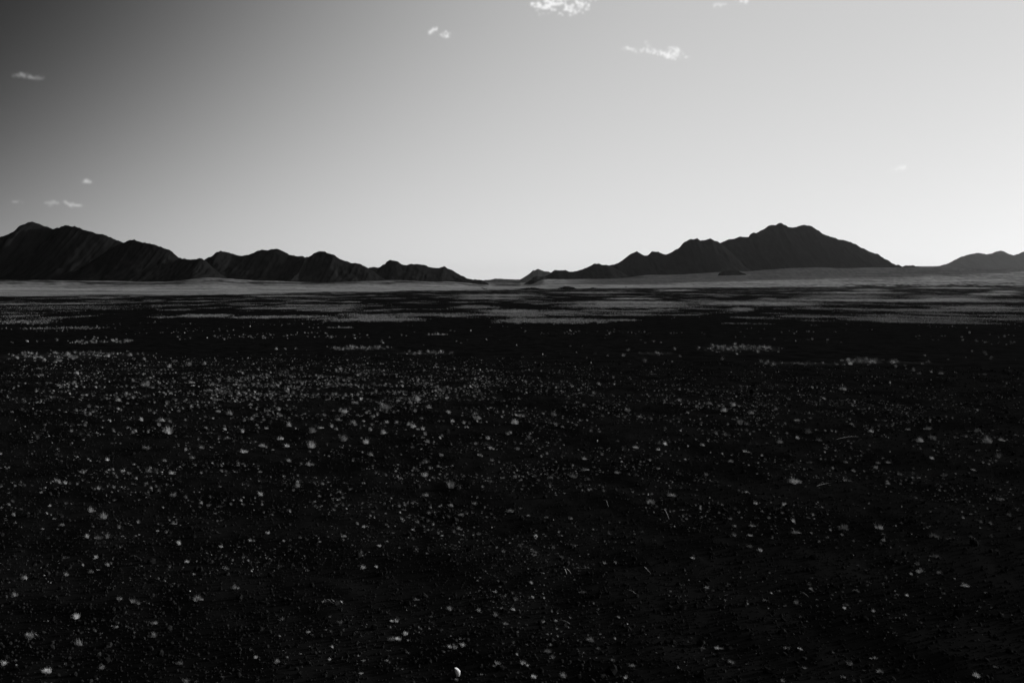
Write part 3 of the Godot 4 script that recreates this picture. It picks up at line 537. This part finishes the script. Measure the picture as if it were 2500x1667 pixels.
func _ready() -> void:
	var cam := Camera3D.new()
	cam.name = "camera"
	cam.fov = 37.8644
	cam.near = 0.1
	cam.far = 90000.0
	cam.position = Vector3(0, 3.0, 0)
	cam.rotation_degrees = Vector3(-3.4266, 0, 0)
	add_child(cam)
	cam.current = true

	var env := Environment.new()
	env.background_mode = Environment.BG_SKY
	env.tonemap_mode = Environment.TONE_MAPPER_LINEAR
	env.tonemap_exposure = 1.0
	env.sdfgi_enabled = true
	env.ssao_enabled = true
	env.ssil_enabled = true
	var panorama := PanoramaSkyMaterial.new()
	panorama.panorama = make_sky()
	var sky := Sky.new()
	sky.sky_material = panorama
	env.sky = sky
	env.sky_rotation = Vector3(0, PI, 0)
	# dry dust in the air, which scatters the low sun forwards
	env.volumetric_fog_enabled = true
	env.volumetric_fog_density = 6.5e-06
	env.volumetric_fog_albedo = Color(1, 1, 1)
	env.volumetric_fog_anisotropy = 0.8
	var world := WorldEnvironment.new()
	world.name = "world_environment"
	world.environment = env
	add_child(world)

	var sun := DirectionalLight3D.new()
	sun.name = "sun"
	sun.light_energy = 1.2
	sun.light_color = Color(1, 1, 1)
	sun.light_angular_distance = 0.5
	sun.shadow_enabled = true
	add_child(sun)
	sun.look_at_from_position(sun_at() * 100.0, Vector3.ZERO)

	hilly.seed = 3
	hilly.frequency = 0.02
	hilly.fractal_octaves = 4
	fine.seed = 8
	fine.frequency = 0.5
	fine.fractal_octaves = 3
	cover.seed = 21
	cover.frequency = 1.0
	cover.fractal_octaves = 4

	# ---- the land
	make_grid()
	var soil := matte(1.0, 1.0, true)
	make_ground(soil)
	var rock := matte(1.0, 1.0, true)
	for d in HILLS: make_hill(d, rock)
	print("land done")
	build_outcrops()

	# ---- the grass
	var straw := matte(0.58, 0.9, true)
	straw.backlight = Color(0.8, 0.8, 0.8)
	var r := RandomNumberGenerator.new()
	r.seed = 5
	var kinds: Array[ArrayMesh] = []
	for k in 8: kinds.append(tuft_mesh(r, 260, [2, 3, 4, 6][k % 4], r.randf_range(0.65, 1.0), 0.007, r.randf_range(0.0, 1.2)))
	var straws: Array[StandardMaterial3D] = []
	for k in 3:
		straws.append(straw.duplicate())
		var light: float = 0.58 * [0.55, 0.85, 1.2][k]
		straws[k].albedo_color = Color(light, light, light).linear_to_srgb()
	for t in TUFTS:
		var o := put(kinds[r.randi() % 8], "grass_tuft", straws[r.randi() % 3])
		o.position = Vector3(t[0], land(t[0], t[1]), t[1])
		o.rotation.y = r.randf() * TAU
		var s: float = t[2]
		o.scale = Vector3(s, s * r.randf_range(1.0, 1.55), s)
		tag(o, SAID[t[4]] + " pale dry grass tuft " + ZONES[t[3]], "grass tuft", "tufts " + ZONES[t[3]])
	scatter_grass(r, straw)
	print("grass done")
	build_small(r)
	print("all done")

func scatter_grass(r: RandomNumberGenerator, straw: Material) -> void:
	var lite: Array[ArrayMesh] = []
	for k in 4: lite.append(tuft_mesh(r, 60, k % 3 + 1, 0.85, 0.014, 0.5))
	# thin grass of the near slope, between the single tufts
	var at: Array = [[], [], [], []]
	var tint: Array = [PackedColorArray(), PackedColorArray(), PackedColorArray(), PackedColorArray()]
	for d in MEADOWS:
		var pr := sqrt(d[0] * d[0] + d[1] * d[1])
		var u: Vector2 = Vector2(d[0], d[1]) / pr
		for k in int(d[4]):
			var g := Vector2(r.randfn(), r.randfn()) * 0.6
			var p: Vector2 = Vector2(d[0], d[1]) + u * g.y * d[3] + Vector2(-u.y, u.x) * g.x * d[2]
			var s: float = d[5] * 0.72 * exp(clampf(r.randfn(), -2.0, 1.2) * 0.5)
			if cover.get_noise_2d(p.x * 0.4, p.y * 0.4) < r.randf_range(-0.25, 0.25): continue
			if p.y > -5.0: continue
			var q := r.randi() % 4
			at[q].append(Transform3D(Basis(Vector3.UP, r.randf() * TAU).scaled(Vector3(s, s * r.randf_range(0.9, 1.5), s)), Vector3(p.x, land(p.x, p.y), p.y)))
			var c := 0.08 + 0.85 * pow(r.randf(), 1.8)
			tint[q].append(Color(c, c, c))
	# grass of the plain: more where the cover is thick
	for k in 1500000:
		var a := r.randf_range(-33.0, 33.0)
		var dist := 42.0 * exp(r.randf() * log(2600.0 / 42.0))
		var g := cover_at(a, dist)
		if r.randf() > g * 1.6 * clampf(dist / 260.0, 0.14, 1.0): continue
		var x := dist * sin(deg_to_rad(a))
		var z := -dist * cos(deg_to_rad(a))
		var s := r.randf_range(0.2, 0.55) * (0.7 if dist < 110.0 else 1.0)
		var q := r.randi() % 4
		at[q].append(Transform3D(Basis(Vector3.UP, r.randf() * TAU).scaled(Vector3(s, s * r.randf_range(0.9, 1.5), s)), Vector3(x, land(x, z), z)))
		var c := r.randf_range(0.2, 0.9)
		tint[q].append(Color(c, c, c))
	var said := ["short dry grass scattered thinly over gravel and plain", "sparse pale grass dotted across the dark plain", "small broken tufts of dry grass over the plain", "fine straw-pale grass in patches on the plain"]
	for q in 4:
		var places: Array[Transform3D] = []
		places.assign(at[q])
		scatter("dry_grass", said[q], lite[q], straw, places, tint[q])
		print("grass ", places.size())

# low dark outcrops on the plain: x, z, half width, half depth, height
const OUTCROPS := [
	[42.16, -2182.8, 29.65, 14.82, 4.65],
	[128.6, -2318.1, 23.89, 11.94, 6.592],
	[195.1, -2373.5, 17.64, 8.821, 3.945]]

func outcrop_mesh(r: RandomNumberGenerator, half: Vector3) -> ArrayMesh:
	var st := SurfaceTool.new()
	st.begin(Mesh.PRIMITIVE_TRIANGLES)
	st.set_smooth_group(-1)
	var n := 40
	var k := 12
	var shift := r.randf() * 500.0
	var p := func(i: int, j: int) -> Vector3:
		var x := float(i) / n * 2.0 - 1.0
		var z := float(j) / k * 2.0 - 1.0
		var q := clampf(1.0 - absf(x) * absf(x) - z * z, 0.0, 1.0)
		var y: float = pow(q, 0.6) * (0.62 + 0.9 * hilly.get_noise_2d(x * 55.0 + shift, z * 25.0) + 0.35 * fine.get_noise_2d(x * 14.0 + shift, z * 5.0))
		return Vector3(x * half.x, maxf(y, 0.0) * half.y - 0.4, z * half.z)
	for i in n:
		for j in k:
			for c in [[0, 0], [0, 1], [1, 0], [1, 0], [0, 1], [1, 1]]: st.add_vertex(p.call(i + c[0], j + c[1]))
	st.generate_normals()
	return st.commit()

func tube(st: SurfaceTool, a: Vector3, b: Vector3, ra: float, rb: float, sides := 6) -> void:
	var d := (b - a).normalized()
	var u := d.cross(Vector3.UP if absf(d.y) < 0.9 else Vector3.RIGHT).normalized()
	var w := d.cross(u)
	for i in sides:
		var p := TAU * i / sides
		var q := TAU * (i + 1) / sides
		var e := u * cos(p) + w * sin(p)
		var f := u * cos(q) + w * sin(q)
		for k in [a + e * ra, b + e * rb, a + f * ra, a + f * ra, b + e * rb, b + f * rb]: st.add_vertex(k)

func limb(points: Array, thick: float, thin: float, sides := 6) -> ArrayMesh:
	var st := SurfaceTool.new()
	st.begin(Mesh.PRIMITIVE_TRIANGLES)
	for i in points.size() - 1:
		var s := float(i) / (points.size() - 1)
		var e := float(i + 1) / (points.size() - 1)
		tube(st, points[i], points[i + 1], lerpf(thick, thin, s), lerpf(thick, thin, e), sides)
	st.generate_normals()
	return st.commit()

func build_outcrops() -> void:
	var r := RandomNumberGenerator.new()
	r.seed = 77
	var dark := matte(0.013)
	var said := ["long low dark rock outcrop on the pale plain below the valley gap", "humped dark rock outcrop on the pale plain, middle one of three", "short flat dark rock outcrop on the pale plain, rightmost of three"]
	for i in OUTCROPS.size():
		var d: Array = OUTCROPS[i]
		var o := put(outcrop_mesh(r, Vector3(d[2], d[4], d[3])), "rock_outcrop", dark)
		o.position = Vector3(d[0], land(d[0], d[1]), d[1])
		tag(o, said[i], "rock", "outcrops on the far plain")
	# a fallen dead tree and a lone shrub, far out
	var bark := matte(0.02)
	var t := Node3D.new()
	t.name = numbered("dead_tree")
	add_child(t)
	t.position = Vector3(-60.51, land(-60.51, -2133.8), -2133.8)
	tag(t, "dark fallen dead tree lying on the pale plain below the left hills", "tree")
	put(limb([Vector3(6.5, -0.3, 0), Vector3(3.0, 0.9, 0.3), Vector3(-1.0, 2.3, 0.1), Vector3(-4.6, 4.4, -0.4)], 0.75, 0.35, 7), "trunk", bark, t)
	put(limb([Vector3(-1.0, 2.3, 0.1), Vector3(-1.6, 3.9, 0.8), Vector3(-1.2, 5.0, 1.1)], 0.3, 0.12), "branch", bark, t)
	put(limb([Vector3(-3.0, 3.4, -0.2), Vector3(-5.6, 3.6, 0.9), Vector3(-7.2, 4.6, 1.6)], 0.28, 0.1), "branch", bark, t)
	put(limb([Vector3(4.2, 0.5, 0.2), Vector3(6.2, 2.0, -0.5), Vector3(6.6, 3.8, -0.8)], 0.3, 0.14), "branch", bark, t)
	put(limb([Vector3(2.0, 1.1, 0.3), Vector3(0.6, 0.6, 1.4), Vector3(-1.5, 0.1, 2.2)], 0.25, 0.1), "branch", bark, t)
	var b := Node3D.new()
	b.name = numbered("shrub")
	add_child(b)
	b.position = Vector3(330.6, land(330.6, -2888.1), -2888.1)
	tag(b, "lone small dark shrub standing on the bright far plain", "shrub")
	put(limb([Vector3(0, -0.3, 0), Vector3(0.15, 1.0, 0), Vector3(0.0, 2.0, 0.1)], 0.25, 0.12), "trunk", bark, b)
	var leaves := SurfaceTool.new()
	leaves.begin(Mesh.PRIMITIVE_TRIANGLES)
	leaves.set_smooth_group(-1)
	for k in 420:
		var d := Vector3(r.randfn(), r.randfn() * 0.75, r.randfn()).limit_length(2.0) * 0.95 + Vector3(0, 2.6, 0)
		if d.y < 0.4: continue
		var u := Vector3(r.randfn(), r.randfn(), r.randfn()).normalized()
		blade(leaves, d, u, 0.55, 0.16, 0.3)
	leaves.generate_normals()
	put(leaves.commit(), "crown", bark, b)

# a thick broken flake of quartz standing on its narrow end, 5 cm wide
func flake_mesh() -> ArrayMesh:
	var rim := [[-0.030, 0.045], [-0.008, 0.041], [0.012, 0.029], [0.025, 0.009], [0.019, -0.014], [0.005, -0.042], [-0.008, -0.030], [-0.018, -0.006], [-0.025, 0.018]]
	var n := rim.size()
	var rings := []
	for k in [[0.0, 0.019], [0.38, 0.017], [0.78, 0.010], [1.0, 0.0], [0.8, -0.011], [0.45, -0.016], [0.0, -0.017]]:
		var ring := []
		for i in n:
			var chip: float = 0.0018 * fine.get_noise_2d(i * 3.7, k[0] * 9.0 + k[1] * 100.0)
			ring.append(Vector3(rim[i][0] * k[0] + 0.004 * (1.0 - k[0]) + chip, rim[i][1] * k[0] + chip, k[1] + chip))
		rings.append(ring)
	var st := SurfaceTool.new()
	st.begin(Mesh.PRIMITIVE_TRIANGLES)
	st.set_smooth_group(-1)
	for j in rings.size() - 1:
		for i in n:
			var b := (i + 1) % n
			for q in [rings[j][i], rings[j][b], rings[j + 1][i], rings[j][b], rings[j + 1][b], rings[j + 1][i]]: st.add_vertex(q)
	st.generate_normals()
	return st.commit()

func build_small(r: RandomNumberGenerator) -> void:
	var pale := matte(0.62, 0.8)
	# the bright stone at the bottom of the picture
	var o := put(flake_mesh(), "pale_stone", matte(0.8, 0.8))
	o.position = Vector3(-0.417, land(-0.417, -7.458) + 0.034, -7.458)
	o.rotation = Vector3(-0.12, 0.9, 0.0)
	tag(o, "bright white leaf-shaped stone standing on its point at the bottom middle", "stone")
	var pebble: Array[ArrayMesh] = []
	for k in 4: pebble.append(stone_mesh(r, Vector3(1, 1, 0.8), 8, 10, 0.3))
	for p in PALE:
		var s := put(pebble[r.randi() % 4], "pale_pebble", pale)
		s.scale = Vector3(p[2], p[3], p[2])
		s.position = Vector3(p[0], land(p[0], p[1]) + p[3] * 0.38, p[1])
		s.rotation.y = r.randf() * TAU
		tag(s, PEBBLES[p[4]], "pebble", "pale pebbles on the dark ground")
	for q in STALKS:
		var a := Vector3(q[0], land(q[0], q[1]), q[1])
		var b := Vector3(q[2], land(q[2], q[3]), q[3])
		var mid := (a + b) * 0.5
		var n := Node3D.new()
		n.name = numbered("dry_stalk")
		add_child(n)
		n.position = a
		var pts := []
		for i in 7:
			var f := i / 6.0
			pts.append((b - a) * f + Vector3(0, 0.006 + q[4] * sin(PI * f), 0) + Vector3(0, 0, q[4] * 0.3 * sin(TAU * f)))
		put(limb(pts, q[5], q[5] * 0.4, 5), "stem", pale, n)
		var side := SurfaceTool.new()
		side.begin(Mesh.PRIMITIVE_TRIANGLES)
		side.set_smooth_group(-1)
		for i in int(q[6]):
			var at: Vector3 = pts[1 + r.randi() % 5]
			var ang := r.randf() * TAU
			blade(side, at, Vector3(cos(ang) * 0.6, 0.8, sin(ang) * 0.6).normalized(), r.randf_range(0.015, 0.05), 0.0015, 0.4)
		if q[6] > 0:
			side.generate_normals()
			put(side.commit(), "leaves", pale, n)
		tag(n, q[7], "stalk", "dry stalks lying on the gravel")
	# loose dark gravel on the near slope
	var grit: Array[ArrayMesh] = []
	for k in 2: grit.append(stone_mesh(r, Vector3(1.1, 0.7, 1.0), 4, 6, 0.4))
	var dark := matte(0.02, 1.0, true)
	for k in 2:
		var places: Array[Transform3D] = []
		var tints := PackedColorArray()
		for i in 60000:
			var dist := 5.5 * exp(r.randf() * log(9.0))
			var a := deg_to_rad(r.randf_range(-36.0, 36.0))
			var x := dist * sin(a)
			var z := -dist * cos(a)
			var s := 0.010 * exp(r.randfn() * 0.55) * (1.0 + dist * 0.03)
			places.append(Transform3D(Basis.from_euler(Vector3(r.randf(), r.randf() * TAU, r.randf())).scaled(Vector3(s, s, s)), Vector3(x, land(x, z) + s * 0.15, z)))
			var c := r.randf_range(0.5, 1.3)
			tints.append(Color(c, c, c))
		scatter("gravel", ["coarse dark gravel strewn over the near slope", "small dark stones between the grass tufts of the near slope"][k], grit[k], dark, places, tints)
